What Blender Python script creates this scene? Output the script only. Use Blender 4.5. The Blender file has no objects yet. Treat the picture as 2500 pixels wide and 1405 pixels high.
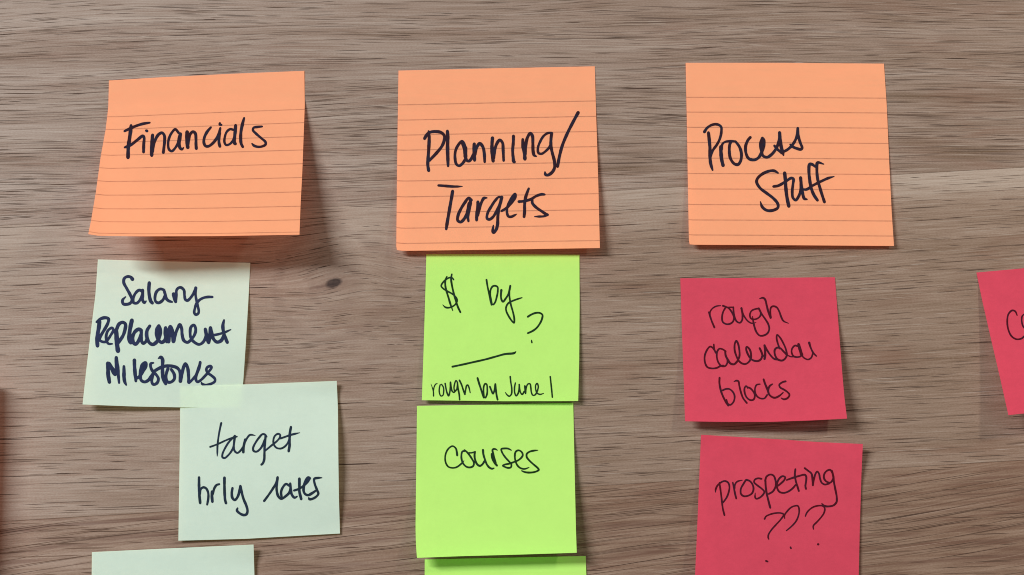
import bpy, math, random
import numpy as np
R = math.radians
MM = 0.001
random.seed(7)
rng = np.random.default_rng(7)
scene = bpy.context.scene

# ------------------------------------------------------------------ camera
TH = R(20.0); FPX = 4660.0; DIST = 945.0          # tilt, focal length in photo pixels, distance in mm
cam_d = bpy.data.cameras.new("camera"); cam = bpy.data.objects.new("camera", cam_d)
scene.collection.objects.link(cam)
cam.location = (0, -DIST * math.sin(TH) * MM, DIST * math.cos(TH) * MM)
cam.rotation_euler = (TH, 0, 0)
cam_d.sensor_width = 36.0; cam_d.lens = 36.0 * FPX / 2500.0
cam_d.clip_start = 0.01; cam_d.clip_end = 50
scene.camera = cam

# ------------------------------------------------------------------ room light
world = bpy.data.worlds.new("World"); scene.world = world
world.use_nodes = True
bg = world.node_tree.nodes["Background"]
bg.inputs[0].default_value = (1.0, 0.93, 0.86, 1); bg.inputs[1].default_value = 0.25

def area(name, loc, aim, sx, sy, power, col):
    l = bpy.data.lights.new(name, 'AREA'); l.shape = 'RECTANGLE'
    l.size = sx; l.size_y = sy; l.energy = power; l.color = col
    o = bpy.data.objects.new(name, l); scene.collection.objects.link(o)
    o.location = loc
    from mathutils import Vector
    d = (Vector(aim) - Vector(loc)).normalized()
    o.rotation_euler = d.to_track_quat('-Z', 'Y').to_euler()
    return o
area("window_light", (-2.16, 0.80, 2.55), (0, 0, 0), 0.20, 1.45, 120, (0.985, 0.985, 1.0))
area("room_lamp", (0.53, 0.16, 0.50), (0.22, -0.05, 0), 0.05, 0.05, 1.05, (1.0, 0.88, 0.72))

scene.view_settings.view_transform = 'Standard'
scene.view_settings.look = 'None'
scene.view_settings.exposure = 0.0
scene.view_settings.gamma = 1.0
scene.cycles.pixel_filter_type = 'BLACKMAN_HARRIS'
scene.cycles.filter_width = 1.05

# ------------------------------------------------------------------ helpers
CS, SN = math.cos(TH), math.sin(TH)
CAMP = np.array([0.0, -DIST * SN, DIST * CS])
def at(px, py, z=0.0):
    """point (mm) at height z above the table seen at photo pixel px,py"""
    px = np.asarray(px, float); py = np.asarray(py, float); z = np.asarray(z, float)
    a = px - 1250.0; b = 702.5 - py
    dx = a; dy = FPX * SN + b * CS; dz = -FPX * CS + b * SN
    t = (z - CAMP[2]) / dz
    return np.stack([dx * t, CAMP[1] + dy * t, z + 0 * dx], -1)

def lin(r, g, b):
    f = lambda c: c / 12.92 if c <= 0.04045 else ((c + 0.055) / 1.055) ** 2.4
    return (f(r / 255), f(g / 255), f(b / 255), 1.0)

def mesh_obj(name, verts, faces, mat, parent=None, origin=(0, 0, 0), smooth=False):
    o3 = np.array(origin, float)
    v = (np.asarray(verts, float) - o3) * MM
    me = bpy.data.meshes.new(name)
    me.from_pydata(v.tolist(), [], [list(map(int, f)) for f in faces])
    me.update()
    if smooth:
        me.polygons.foreach_set("use_smooth", [True] * len(me.polygons))
    if mat: me.materials.append(mat)
    o = bpy.data.objects.new(name, me); scene.collection.objects.link(o)
    if parent is not None:
        o.parent = parent
    else:
        o.location = tuple(o3 * MM)
    return o

class NT:
    def __init__(s, name):
        s.m = bpy.data.materials.new(name); s.m.use_nodes = True
        s.t = s.m.node_tree; s.n = s.t.nodes; s.l = s.t.links
        s.b = s.n["Principled BSDF"]; s.out = s.n["Material Output"]
    def node(s, typ, **kw):
        n = s.n.new(typ)
        for k, v in kw.items(): setattr(n, k, v)
        return n
    def put(s, sock, v):
        if hasattr(v, 'is_output') or isinstance(v, bpy.types.NodeSocket): s.l.new(v, sock)
        else: sock.default_value = v
    def math(s, op, a, b=0.0, c=0.0, clamp=False):
        n = s.node("ShaderNodeMath", operation=op, use_clamp=clamp)
        s.put(n.inputs[0], a); s.put(n.inputs[1], b); s.put(n.inputs[2], c)
        return n.outputs[0]
    def mix(s, f, a, b, blend='MIX'):
        n = s.node("ShaderNodeMix", data_type='RGBA', blend_type=blend)
        s.put(n.inputs[0], f); s.put(n.inputs[6], a); s.put(n.inputs[7], b)
        return n.outputs[2]
    def noise(s, vec, scale, detail=3, rough=0.5, dist=0.0):
        n = s.node("ShaderNodeTexNoise")
        s.l.new(vec, n.inputs["Vector"]); n.inputs["Scale"].default_value = scale
        n.inputs["Detail"].default_value = detail; n.inputs["Roughness"].default_value = rough
        n.inputs["Distortion"].default_value = dist
        return n.outputs["Fac"]
    def scaled(s, vec, sx, sy, ox=0, oy=0, rot=0):
        n = s.node("ShaderNodeMapping")
        s.l.new(vec, n.inputs["Vector"])
        n.inputs["Scale"].default_value = (sx, sy, 1); n.inputs["Location"].default_value = (ox, oy, 0)
        n.inputs["Rotation"].default_value = (0, 0, rot)
        return n.outputs["Vector"]
    def ramp(s, fac, stops):
        n = s.node("ShaderNodeValToRGB"); s.l.new(fac, n.inputs[0])
        cr = n.color_ramp
        while len(cr.elements) < len(stops): cr.elements.new(0.5)
        for e, (p, c) in zip(cr.elements, stops):
            e.position = p; e.color = c
        return n.outputs[0]
    def rng(s, v, a, b, c, d):
        n = s.node("ShaderNodeMapRange"); s.put(n.inputs[0], v)
        for i, x in enumerate((a, b, c, d)): n.inputs[i + 1].default_value = x
        return n.outputs[0]

# ------------------------------------------------------------------ wood
# plank joints run a little uphill to the right; u runs along the boards, v across them (mm)
J1 = at([0, 2500], [551, 409]); J2 = at([0, 2500], [1266, 1132])
ang = math.atan2(J1[1][1] - J1[0][1], J1[1][0] - J1[0][0])
CA, SA = math.cos(ang), math.sin(ang)
def to_uv(x, y): return x * CA + y * SA, -x * SA + y * CA
def to_xy(u, v): return u * CA - v * SA, u * SA + v * CA
v1 = float(to_uv(*J1.mean(0)[:2])[1]); v2 = float(to_uv(*J2.mean(0)[:2])[1])
PW = v1 - v2
U0, U1 = -430.0, 430.0
KN = at(815, 692); KU, KV = to_uv(KN[0], KN[1])

def field(k, u, v):
    """across-grain coordinate; pores and streaks follow its level lines"""
    u = np.asarray(u, float); v = np.asarray(v, float)
    if k == 0:      # upper board
        f = v + 5.0 * np.sin(u / 210 + 0.4) + 1.3 * np.sin(u / 47 + v / 19) + 0.5 * np.sin(u / 23 - v / 9) + 0.012 * u + 0.00012 * np.clip(u + 20, 0, None) ** 2
    elif k == 1:    # middle board, with the knot
        f = v + 3.0 * np.sin(u / 170 + 1.0) + 0.8 * np.sin(u / 60 + v / 25) + 0.010 * u
        du = (u - KU); dv = (v - KV)
        g = np.exp(-(du / 30) ** 2 - (dv / 17) ** 2)
        f = f - 0.62 * dv * g
        h = np.exp(-((du + 4) / 42) ** 2 - ((dv - 16) / 20) ** 2)
        f = f - 5.5 * h * np.sin((du + 4) / 34)
        h2 = np.exp(-((du - 24) / 24) ** 2 - ((dv + 12) / 22) ** 2)
        f = f + 2.6 * h2 * np.sin((du - 24) / 15)
    else:           # lower board: runs uphill to the right
        f = v - 0.088 * u + 2.5 * np.sin(u / 120 + 0.5) + 0.6 * np.sin(u / 37 + v / 14)
    return f

def blob(x, y, cx, cy, sx, sy, a):
    c = at(cx, cy); k = 1 / 4.93
    return a * np.exp(-((x - c[0]) / (sx * k)) ** 2 - ((y - c[1]) / (sy * k)) ** 2)

def tone(k, u, v):
    """natural light and dark wood: +1 pale grey, -1 dark brown"""
    x, y = to_xy(u, v)
    t = np.zeros_like(u)
    if k == 0:
        t += 0.12 - 0.22 * (u / 250)
        for b in [(150, 140, 520, 26, -.50), (600, 95, 420, 14, .45), (120, 395, 300, 9, -.85), (80, 330, 260, 30, .25),
                  (950, 85, 420, 13, -.55), (1150, 70, 500, 8, .35), (1700, 45, 400, 20, -.3), (1900, 100, 350, 16, -.45), (2000, 30, 600, 8, .4),
                  (2350, 235, 260, 14, -.5), (2360, 375, 130, 20, -1.0), (2220, 345, 90, 16, -.45), (1540, 415, 90, 12, -.7),
                  (1560, 362, 140, 10, -.5), (850, 235, 130, 10, -.4), (900, 425, 120, 11, -.5), (840, 420, 60, 50, .35),
                  (200, 520, 260, 14, -.45), (1530, 460, 120, 20, .45), (60, 470, 160, 28, .2), (2330, 130, 260, 40, -.1), (300, 45, 380, 22, .1)]:
            t += blob(x, y, *b)
    elif k == 1:
        d = (v1 - v)
        t += (.38 + .62 / (1 + np.exp(-(u - 20) / 45))) * np.exp(-(d / 19) ** 2) - 0.08 + 0.16 * np.exp(-((u + 250) / 160) ** 2)
        for b in [(850, 560, 90, 60, .35), (2380, 450, 220, 30, .25), (2330, 560, 260, 26, .25), (1560, 540, 120, 50, .15),
                  (700, 870, 260, 90, .12), (1600, 700, 200, 40, -.15), (1000, 760, 90, 90, -.28), (2200, 860, 200, 120, -.12),
                  (330, 1215, 130, 12, -.5), (100, 1240, 130, 10, .5), (1500, 1120, 180, 60, -.05), (2250, 930, 160, 18, -.35),
                  (1620, 1150, 90, 10, -.4), (900, 1000, 120, 16, -.3), (500, 1080, 300, 40, .05), (2400, 1090, 120, 30, -.15),
                  (760, 790, 40, 50, .28), (1560, 930, 90, 30, -.2)]:
            t += blob(x, y, *b)
        t += -0.26 * (u / 250)
    else:
        t += -0.06 - 0.26 * (u / 250)
        for b in [(150, 1370, 240, 30, .25), (900, 1290, 120, 20, .1), (1580, 1300, 120, 20, .1)]:
            t += blob(x, y, *b)
    return t

def wood_material(k):
    w = NT(["upper_board_oak", "middle_board_oak", "lower_board_oak"][k])
    uv = w.node("ShaderNodeUVMap"); uv.uv_map = "grain"; g = uv.outputs[0]
    uv2 = w.node("ShaderNodeUVMap"); uv2.uv_map = "board"; p = uv2.outputs[0]
    at_ = w.node("ShaderNodeAttribute", attribute_name="tone"); tn = at_.outputs["Fac"]
    # streak layers
    if k == 0:
        A = w.noise(w.scaled(g, 2.6, 85, 3, 1), 1, 4, .55, .2)
        B = w.noise(w.scaled(g, 7, 420, 9, 4), 1, 4, .58, .12)
        C = w.noise(w.scaled(g, 26, 1500, 2, 8), 1, 3, .6)
        wa, wb, wc = .52, .5, .95
    elif k == 1:
        A = w.noise(w.scaled(g, 2.8, 60, 5, 2), 1, 4, .55, .25)
        B = w.noise(w.scaled(g, 9, 320, 1, 7), 1, 4, .58, .2)
        C = w.noise(w.scaled(g, 40, 1300, 4, 3), 1, 3, .55)
        wa, wb, wc = .40, .38, .75
    else:
        A = w.noise(w.scaled(p, 6, 70, 8, 1), 1, 3, .5, .3)
        B = w.noise(w.scaled(p, 12, 330, 2, 2, 0.03), 1, 3, .6, .9)
        C = w.noise(w.scaled(g, 40, 1200, 6, 5), 1, 3, .55)
        wa, wb, wc = .35, .8, .6
    fine = w.noise(w.scaled(p, 900, 2200), 1, 2, .6)
    s = w.math('ADD', w.math('MULTIPLY', w.math('SUBTRACT', A, .5), wa),
               w.math('MULTIPLY', w.math('SUBTRACT', B, .5), wb))
    s = w.math('ADD', s, w.math('MULTIPLY', w.math('SUBTRACT', C, .5), wc))
    s = w.math('ADD', s, w.math('MULTIPLY', w.math('SUBTRACT', fine, .5), .42))
    s = w.math('ADD', s, w.math('MULTIPLY', tn, .34))
    s = w.math('ADD', s, .5)
    dark = [lin(99, 78, 59), lin(101, 78, 58), lin(96, 67, 49)][k]
    mid = [lin(139, 120, 107), lin(140, 120, 105), lin(134, 111, 94)][k]
    lite = [lin(170, 157, 146), lin(171, 157, 144), lin(166, 147, 132)][k]
    col = w.ramp(s, [(0.08, dark), (0.5, mid), (0.95, lite)])
    # reddish heart patches
    red = w.noise(w.scaled(g, 14, 60, 11, 13), 1, 3, .6, .5)
    rf = w.math('MULTIPLY', w.rng(red, .52, .72, 0, 1), w.rng(s, .75, .35, 0, 1))
    col = w.mix(w.math('MULTIPLY', rf, .45), col, lin(118, 86, 70), 'MIX')
    if k == 2:      # reddish lens-shaped figure lying flatter than the pores
        sm_ = w.noise(w.scaled(p, 13, 330, 3, 7, -.02), 1, 4, .6, .6)
        sm2 = w.noise(w.scaled(p, 22, 520, 1, 9, -.03), 1, 3, .6, .8)
        col = w.mix(w.rng(sm_, .50, .66, 0, .62), col, lin(92, 62, 50))
        col = w.mix(w.rng(sm2, .55, .68, 0, .5), col, lin(100, 70, 57))
    if k == 1:      # knot: dark heart with rings
        sep = w.node("ShaderNodeSeparateXYZ"); w.l.new(p, sep.inputs[0])
        nz = w.noise(w.scaled(p, 150, 260, 1, 1), 1, 3, .6)
        dx = w.math('ADD', w.math('SUBTRACT', sep.outputs[0], KU * MM), w.math('MULTIPLY', w.math('SUBTRACT', nz, .5), .0025))
        dy = w.math('ADD', w.math('SUBTRACT', sep.outputs[1], KV * MM), w.math('MULTIPLY', w.math('SUBTRACT', nz, .5), -.002))
        dyr = w.math('SUBTRACT', dy, w.math('MULTIPLY', dx, .22))
        r = w.math('SQRT', w.math('ADD', w.math('POWER', w.math('MULTIPLY', dx, 1 / .0038), 2),
                                  w.math('POWER', w.math('MULTIPLY', dyr, 1 / .0026), 2)))
        kn = w.rng(r, 1.2, .75, 0, 1)
        sh = w.rng(r, 3.2, 1.0, 0, 1)
        # tail to the left of the knot
        tx = w.math('ADD', dx, .0062); ty = w.math('ADD', w.math('SUBTRACT', dy, w.math('MULTIPLY', dx, .16)), .0004)
        r2 = w.math('SQRT', w.math('ADD', w.math('POWER', w.math('MULTIPLY', tx, 1 / .0065), 2),
                                   w.math('POWER', w.math('MULTIPLY', ty, 1 / .0010), 2)))
        tl = w.rng(r2, 1.3, .2, 0, .55)
        # faint growth rings round it
        rr = w.math('SQRT', w.math('ADD', w.math('POWER', w.math('MULTIPLY', dx, 1 / .020), 2),
                                   w.math('POWER', w.math('MULTIPLY', dy, 1 / .020), 2)))
        rn = w.math('ADD', rr, w.math('MULTIPLY', w.noise(w.scaled(p, 60, 90), 1, 3, .6), .9))
        ring = w.math('SINE', w.math('MULTIPLY', rn, 7.5))
        rfac = w.math('MULTIPLY', w.rng(ring, .1, 1, 0, .26), w.rng(rr, 3.2, 1.6, 0, 1))
        col = w.mix(rfac, col, lin(118, 96, 84))
        col = w.mix(w.math('MULTIPLY', sh, .45), col, lin(112, 88, 76))
        col = w.mix(tl, col, lin(88, 66, 58))
        col = w.mix(w.math('MULTIPLY', kn, w.rng(nz, .3, .7, 1.0, .72)), col, lin(32, 19, 18))
    w.put(w.b.inputs["Base Color"], col)
    w.put(w.b.inputs["Roughness"], w.rng(s, 0, 1, .62, .5))
    w.b.inputs["Specular IOR Level"].default_value = .25
    bp = w.node("ShaderNodeBump"); bp.inputs["Strength"].default_value = .35; bp.inputs["Distance"].default_value = .00025
    w.l.new(w.math('ADD', w.math('MULTIPLY', C, 1.0), w.math('MULTIPLY', B, .6)), bp.inputs["Height"])
    w.l.new(bp.outputs[0], w.b.inputs["Normal"])
    return w.m

pore_m = NT("wood_pore")
pa = pore_m.node("ShaderNodeAttribute", attribute_name="pore_tint")
pore_m.put(pore_m.b.inputs["Base Color"], pa.outputs["Color"])
pore_m.b.inputs["Roughness"].default_value = .8
pore_m.b.inputs["Specular IOR Level"].default_value = .1
pore_m = pore_m.m
wood = [wood_material(k) for k in range(3)]

table = bpy.data.objects.new("wooden_tabletop", None); scene.collection.objects.link(table)
table["kind"] = "structure"
table["label"] = "grey brown oak tabletop of wide boards with dark pores and one knot"

def tex_field(k, u, v):
    f = field(k, u, v)
    return f

def plank(k, va, vb):
    """one board between va (lower) and vb (upper)"""
    gap = 0.05
    va += gap; vb -= gap
    du = 3.0
    us = np.arange(U0, U1 + 1e-6, du); nv = max(4, int(round((vb - va) / du)))
    vs = np.concatenate([[va, va + .25], np.linspace(va + .25, vb - .25, nv + 1)[1:-1], [vb - .25, vb]])
    UU, VV = np.meshgrid(us, vs)
    ZZ = np.zeros_like(UU); ZZ[0] = -.12; ZZ[-1] = -.12
    X, Y = to_xy(UU, VV)
    nU, nV = len(us), len(vs)
    verts = np.stack([X, Y, ZZ], -1).reshape(-1, 3)
    i = np.arange(nV - 1)[:, None] * nU + np.arange(nU - 1)[None]
    faces = np.stack([i, i + 1, i + nU + 1, i + nU], -1).reshape(-1, 4).tolist()
    # underside and edges, 22 mm thick
    per = list(range(nU)) + [r * nU + nU - 1 for r in range(1, nV)] + [(nV - 1) * nU + c for c in range(nU - 2, -1, -1)] + [r * nU for r in range(nV - 2, 0, -1)]
    base = len(verts)
    low = verts[per].copy(); low[:, 2] = -22
    verts = np.concatenate([verts, low]); n = len(per)
    for a in range(n):
        b = (a + 1) % n
        faces.append([per[b], per[a], base + a, base + b])
    faces.append([base + a for a in range(n)][::-1])
    o = mesh_obj("board", verts, faces, wood[k if 0 <= k <= 2 else 1], parent=table)
    me = o.data
    lu, lv = to_uv(verts[:, 0], verts[:, 1])
    kk = k if 0 <= k <= 2 else 1
    off = 0 if 0 <= k <= 2 else 333
    gf = tex_field(kk, lu + off, lv)
    vi = np.zeros(len(me.loops), int); me.loops.foreach_get("vertex_index", vi)
    for nm, a, b in (("grain", lu + off, gf), ("board", lu + (0 if not off else off), lv)):
        l = me.uv_layers.new(name=nm)
        l.data.foreach_set("uv", (np.stack([a[vi], b[vi]], -1) * MM).ravel())
    t = me.attributes.new("tone", 'FLOAT', 'POINT')
    tv = tone(kk, lu, lv) if not off else np.zeros(len(lu))
    t.data.foreach_set("value", tv.astype(np.float32))
    return o

def pores(k, board, va, vb):
    kk = k if 0 <= k <= 2 else 1
    P = {0: dict(n=15, L=(8, 26), W=(.15, .30)), 1: dict(n=40, L=(8, 25), W=(.17, .36)), 2: dict(n=46, L=(26, 90), W=(.18, .38))}[kk]
    area_ = (vb - va) * (U1 - U0)
    N = int(area_ / P['n'])
    V, Fc, Cl = [], [], []
    for q in range(N):
        u = rng.uniform(U0 + 20, U1 - 40); v = rng.uniform(va + .6, vb - .6)
        L = rng.uniform(*P['L']) * (0.6 + .8 * rng.random()); W = rng.uniform(*P['W'])
        dk = rng.uniform(.3, 1.0)
        flat = kk == 2 and rng.random() < .5
        fslope = rng.uniform(-.07, .01)
        if flat: L = rng.uniform(8, 26); W = rng.uniform(.25, .55)
        if kk == 0:
            cl = math.sin(u / 60 + v / 7) + math.sin(v / 3.3 + u / 150)
            if cl < -.5 and rng.random() < .3: continue
            if v - v1 > 70 and rng.random() < .3: continue
        if kk == 1:
            x, y = to_xy(u, v)
            r = math.hypot(u - KU - 12, (v - KV + 8) * 1.2)
            if r < 52:
                L *= .5; W *= .85
                if math.hypot(u - KU, (v - KV) * 1.5) < 6: continue
            elif v1 - v < 50: L *= 1.0
            rep = 2 if r < 52 else 1
        else: rep = 1
        for z_ in range(rep):
            if z_: u += rng.uniform(-9, 9); v += rng.uniform(-4, 4)
            if not (va + .6 < v < vb - .6): continue
            nseg = 14 if L > 40 else 8 if L > 16 else 6
            pts = []; cu, cv = u, v; st = L / nseg
            wob = rng.uniform(-.012, .012)
            for s in range(nseg + 1):
                pts.append((cu, cv))
                e = 1.0
                fu = (field(kk, cu + e, cv) - field(kk, cu - e, cv)) / (2 * e)
                fv = (field(kk, cu, cv + e) - field(kk, cu, cv - e)) / (2 * e)
                dvv = float(np.clip(-fu / (fv if abs(fv) > .2 else .2), -.5, .5)) + wob
                if flat: dvv = fslope + .03 * math.sin(cu / 9 + q)
                cu += st; cv += st * dvv
            if not (va + .4 < cv < vb - .4): continue
            b0 = len(V)
            mm_ = rng.integers(90, 114) / 255.
            f = dk
            if kk == 2: f *= .85
            pale = rng.random() < .22
            if flat: f *= .8; dr, dg, db = (74, 46, 38)
            br, bgc, bb = (138, 121, 106) if kk < 2 else (128, 105, 88)
            dr, dg, db = (54, 39, 32)
            if pale: dr, dg, db = (178, 166, 156) if kk < 2 else (160, 140, 127); f *= .8; W *= .8
            c = lin(br + (dr - br) * f, bgc + (dg - bgc) * f, bb + (db - bb) * f)
            for s, (a, b) in enumerate(pts):
                tt = s / nseg
                wd = W * .5 * max(.06, math.sin(math.pi * min(1, max(0, tt * .94 + .03))) ** .85)
                x0, y0 = to_xy(a, b - wd); x1, y1 = to_xy(a, b + wd)
                z = .012 + (q % 17) * .0006 + z_ * .0003
                V.append((x0, y0, z)); V.append((x1, y1, z)); Cl += [c, c]
                if s:
                    i = b0 + 2 * s
                    Fc.append((i - 2, i, i + 1, i - 1))
    o = mesh_obj("grain_pores", V, Fc, pore_m, parent=board)
    o["kind"] = "stuff"
    ca = o.data.color_attributes.new("pore_tint", 'FLOAT_COLOR', 'POINT')
    ca.data.foreach_set("color", np.array(Cl, np.float32).ravel())
    return o

bounds = [(0, v1, v1 + PW), (1, v2, v1), (2, v2 - PW, v2), (3, v1 + PW, v1 + 2 * PW)]
for k, a, b in bounds:
    bd = plank(k, a, b)
    pores(k, bd, a, b)

# ------------------------------------------------------------------ paper
def paper_material(name, col, tcol, ruled=False, speck=0.04):
    w = NT(name)
    tc = w.node("ShaderNodeUVMap"); tc.uv_map = "sheet"; g = tc.outputs[0]
    n1 = w.noise(w.scaled(g, 1, 1), 9, 3, .6); n2 = w.noise(w.scaled(g, 1, 1), 160, 3, .65)
    n3 = w.noise(w.scaled(g, 1, 1.3), 34, 3, .6)
    f = w.math('ADD', w.math('MULTIPLY', w.math('SUBTRACT', n1, .5), speck * 1.6), w.math('MULTIPLY', w.math('SUBTRACT', n2, .5), speck * 2.2))
    f = w.math('ADD', f, w.math('MULTIPLY', w.math('SUBTRACT', n3, .5), speck * 1.2))
    f = w.math('ADD', f, 1.0)
    comb = w.node("ShaderNodeCombineXYZ")
    for i in range(3): w.l.new(f, comb.inputs[i])
    c = w.mix(1.0, col, comb.outputs[0], 'MULTIPLY')
    if ruled:
        u2 = w.node("ShaderNodeUVMap"); u2.uv_map = "ruling"
        sp = w.node("ShaderNodeSeparateXYZ"); w.l.new(u2.outputs[0], sp.inputs[0])
        y = sp.outputs[1]
        fr = w.math('ABSOLUTE', w.math('SUBTRACT', w.math('FRACT', w.math('ADD', y, .5)), .5))
        ln = w.rng(fr, .044, .020, 0, 1)
        ok = w.math('MULTIPLY', w.math('GREATER_THAN', y, -.4), w.math('LESS_THAN', y, 9.5))
        wear = w.rng(w.noise(w.scaled(g, 30, 4), 1, 2, .5), .2, .8, .55, 1.0)
        ln = w.math('MULTIPLY', w.math('MULTIPLY', ln, ok), w.math('MULTIPLY', wear, .78))
        c = w.mix(ln, c, lin(128, 88, 70))
    w.put(w.b.inputs["Base Color"], c)
    w.b.inputs["Roughness"].default_value = .75
    w.b.inputs["Specular IOR Level"].default_value = .22
    bp = w.node("ShaderNodeBump"); bp.inputs["Strength"].default_value = .25; bp.inputs["Distance"].default_value = .0002
    w.l.new(n2, bp.inputs["Height"]); w.l.new(bp.outputs[0], w.b.inputs["Normal"])
    tr = w.node("ShaderNodeBsdfTranslucent"); tr.inputs[0].default_value = tcol
    mx = w.node("ShaderNodeAddShader")
    w.l.new(w.b.outputs[0], mx.inputs[0]); w.l.new(tr.outputs[0], mx.inputs[1])
    w.l.new(mx.outputs[0], w.out.inputs[0])
    return w.m

def ink_material(name, thin, thick):
    w = NT(name)
    g = w.node("ShaderNodeTexCoord").outputs["Object"]
    n = w.noise(w.scaled(g, 1, 1), 260, 3, .6)
    w.put(w.b.inputs["Base Color"], w.mix(w.rng(n, .35, .65, 0, 1), thin, thick))
    w.b.inputs["Roughness"].default_value = .65
    w.b.inputs["Specular IOR Level"].default_value = .1
    return w.m

M = {
 'orange': paper_material("orange_paper", (.75, .338, .178, 1), (.46, .095, .03, 1), True, .05),
 'mint':   paper_material("pale_yellow_paper", (.505, .645, .555, 1), (.31, .29, .12, 1), False, .05),
 'green':  paper_material("lime_green_paper", (.44, .765, .165, 1), (.10, .26, .03, 1), False, .05),
 'red':    paper_material("coral_red_paper", (.545, .052, .093, 1), (.24, .012, .022, 1), False, .12),
}
INK = {
 'orange': ink_material("ink_on_orange", lin(44, 20, 28), lin(32, 32, 50)),
 'mint': ink_material("navy_ink_on_yellow", lin(28, 40, 66), lin(36, 46, 80)),
 'mint2': ink_material("ink_on_yellow", lin(20, 38, 48), lin(28, 42, 64)),
 'green': ink_material("ink_on_green", lin(14, 46, 6), lin(22, 48, 34)),
 'red': ink_material("ink_on_red", lin(74, 2, 18), lin(56, 18, 36)),
}

def catmull(P, per=6):
    P = [np.array(p, float) for p in P]
    if len(P) == 1: return np.array(P)
    if len(P) == 2:
        return np.array([P[0] + (P[1] - P[0]) * t for t in np.linspace(0, 1, 4)])
    Q = [2 * P[0] - P[1]] + P + [2 * P[-1] - P[-2]]
    out = []
    for i in range(1, len(Q) - 2):
        p0, p1, p2, p3 = Q[i - 1:i + 3]
        # centripetal parameters keep tight turns clean
        d = lambda a, b: max(1e-3, np.linalg.norm((b - a)[:2])) ** .5
        t0 = 0; t1 = t0 + d(p0, p1); t2 = t1 + d(p1, p2); t3 = t2 + d(p2, p3)
        for s in range(per):
            t = t1 + (t2 - t1) * s / per
            A1 = (t1 - t) / (t1 - t0) * p0 + (t - t0) / (t1 - t0) * p1
            A2 = (t2 - t) / (t2 - t1) * p1 + (t - t1) / (t2 - t1) * p2
            A3 = (t3 - t) / (t3 - t2) * p2 + (t - t2) / (t3 - t2) * p3
            B1 = (t2 - t) / (t2 - t0) * A1 + (t - t0) / (t2 - t0) * A2
            B2 = (t3 - t) / (t3 - t1) * A2 + (t - t1) / (t3 - t1) * A3
            out.append((t2 - t) / (t2 - t1) * B1 + (t - t1) / (t2 - t1) * B2)
    out.append(P[-1])
    return np.array(out)

class Sheet:
    """a curled paper sheet: edge outlines plus how far it lifts off the table"""
    def __init__(s, L, Rr, T=None, B=None, lift=None):
        s.L = np.array(L, float); s.R = np.array(Rr, float)
        s.T = np.array(T if T else [L[0], Rr[0]], float); s.B = np.array(B if B else [L[-1], Rr[-1]], float)
        s.lift = lift
        def par(P, ax):
            d = np.r_[0, np.cumsum(np.hypot(*np.diff(P, axis=0).T))]; return d / d[-1]
        s.l, s.r, s.t, s.b = (par(p, 0) for p in (s.L, s.R, s.T, s.B))
    def ev(s, P, k, x):
        return np.stack([np.interp(x, k, P[:, 0]), np.interp(x, k, P[:, 1])], -1)
    def pix(s, u, t):
        u = np.asarray(u, float); t = np.asarray(t, float)
        L = s.ev(s.L, s.l, t); Rr = s.ev(s.R, s.r, t); T = s.ev(s.T, s.t, u); B = s.ev(s.B, s.b, u)
        uu, tt = u[..., None], t[..., None]
        bl = (1 - uu) * (1 - tt) * s.L[0] + uu * (1 - tt) * s.R[0] + (1 - uu) * tt * s.L[-1] + uu * tt * s.R[-1]
        return (1 - uu) * L + uu * Rr + (1 - tt) * T + tt * B - bl
    def inv(s, px, py):
        p = np.stack([px, py], -1); w = np.hypot(*(s.R[0] - s.L[0])); h = np.hypot(*(s.L[-1] - s.L[0]))
        u = np.full(p.shape[:-1], .5); t = u.copy()
        for _ in range(12):
            q = s.pix(u, t); e = p - q; d = 1e-3
            qu = (s.pix(u + d, t) - q) / d; qt = (s.pix(u, t + d) - q) / d
            det = qu[..., 0] * qt[..., 1] - qu[..., 1] * qt[..., 0]
            u = u + (e[..., 0] * qt[..., 1] - e[..., 1] * qt[..., 0]) / det
            t = t + (qu[..., 0] * e[..., 1] - qu[..., 1] * e[..., 0]) / det
            u = np.clip(u, -.02, 1.02); t = np.clip(t, -.02, 1.02)
        return u, t
    def z(s, u, t): return s.lift(u, np.clip(t, 0, 1))

def prof(h, t0=.16, p=1.5):
    return lambda t: h * np.clip((t - t0) / (1 - t0), 0, 1) ** p
def lift2(fl, fr, base=.3, extra=None):
    def f(u, t):
        z = base + (1 - u) * fl(t) + u * fr(t)
        if extra: z = z + extra(u, t)
        return z
    return f

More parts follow.
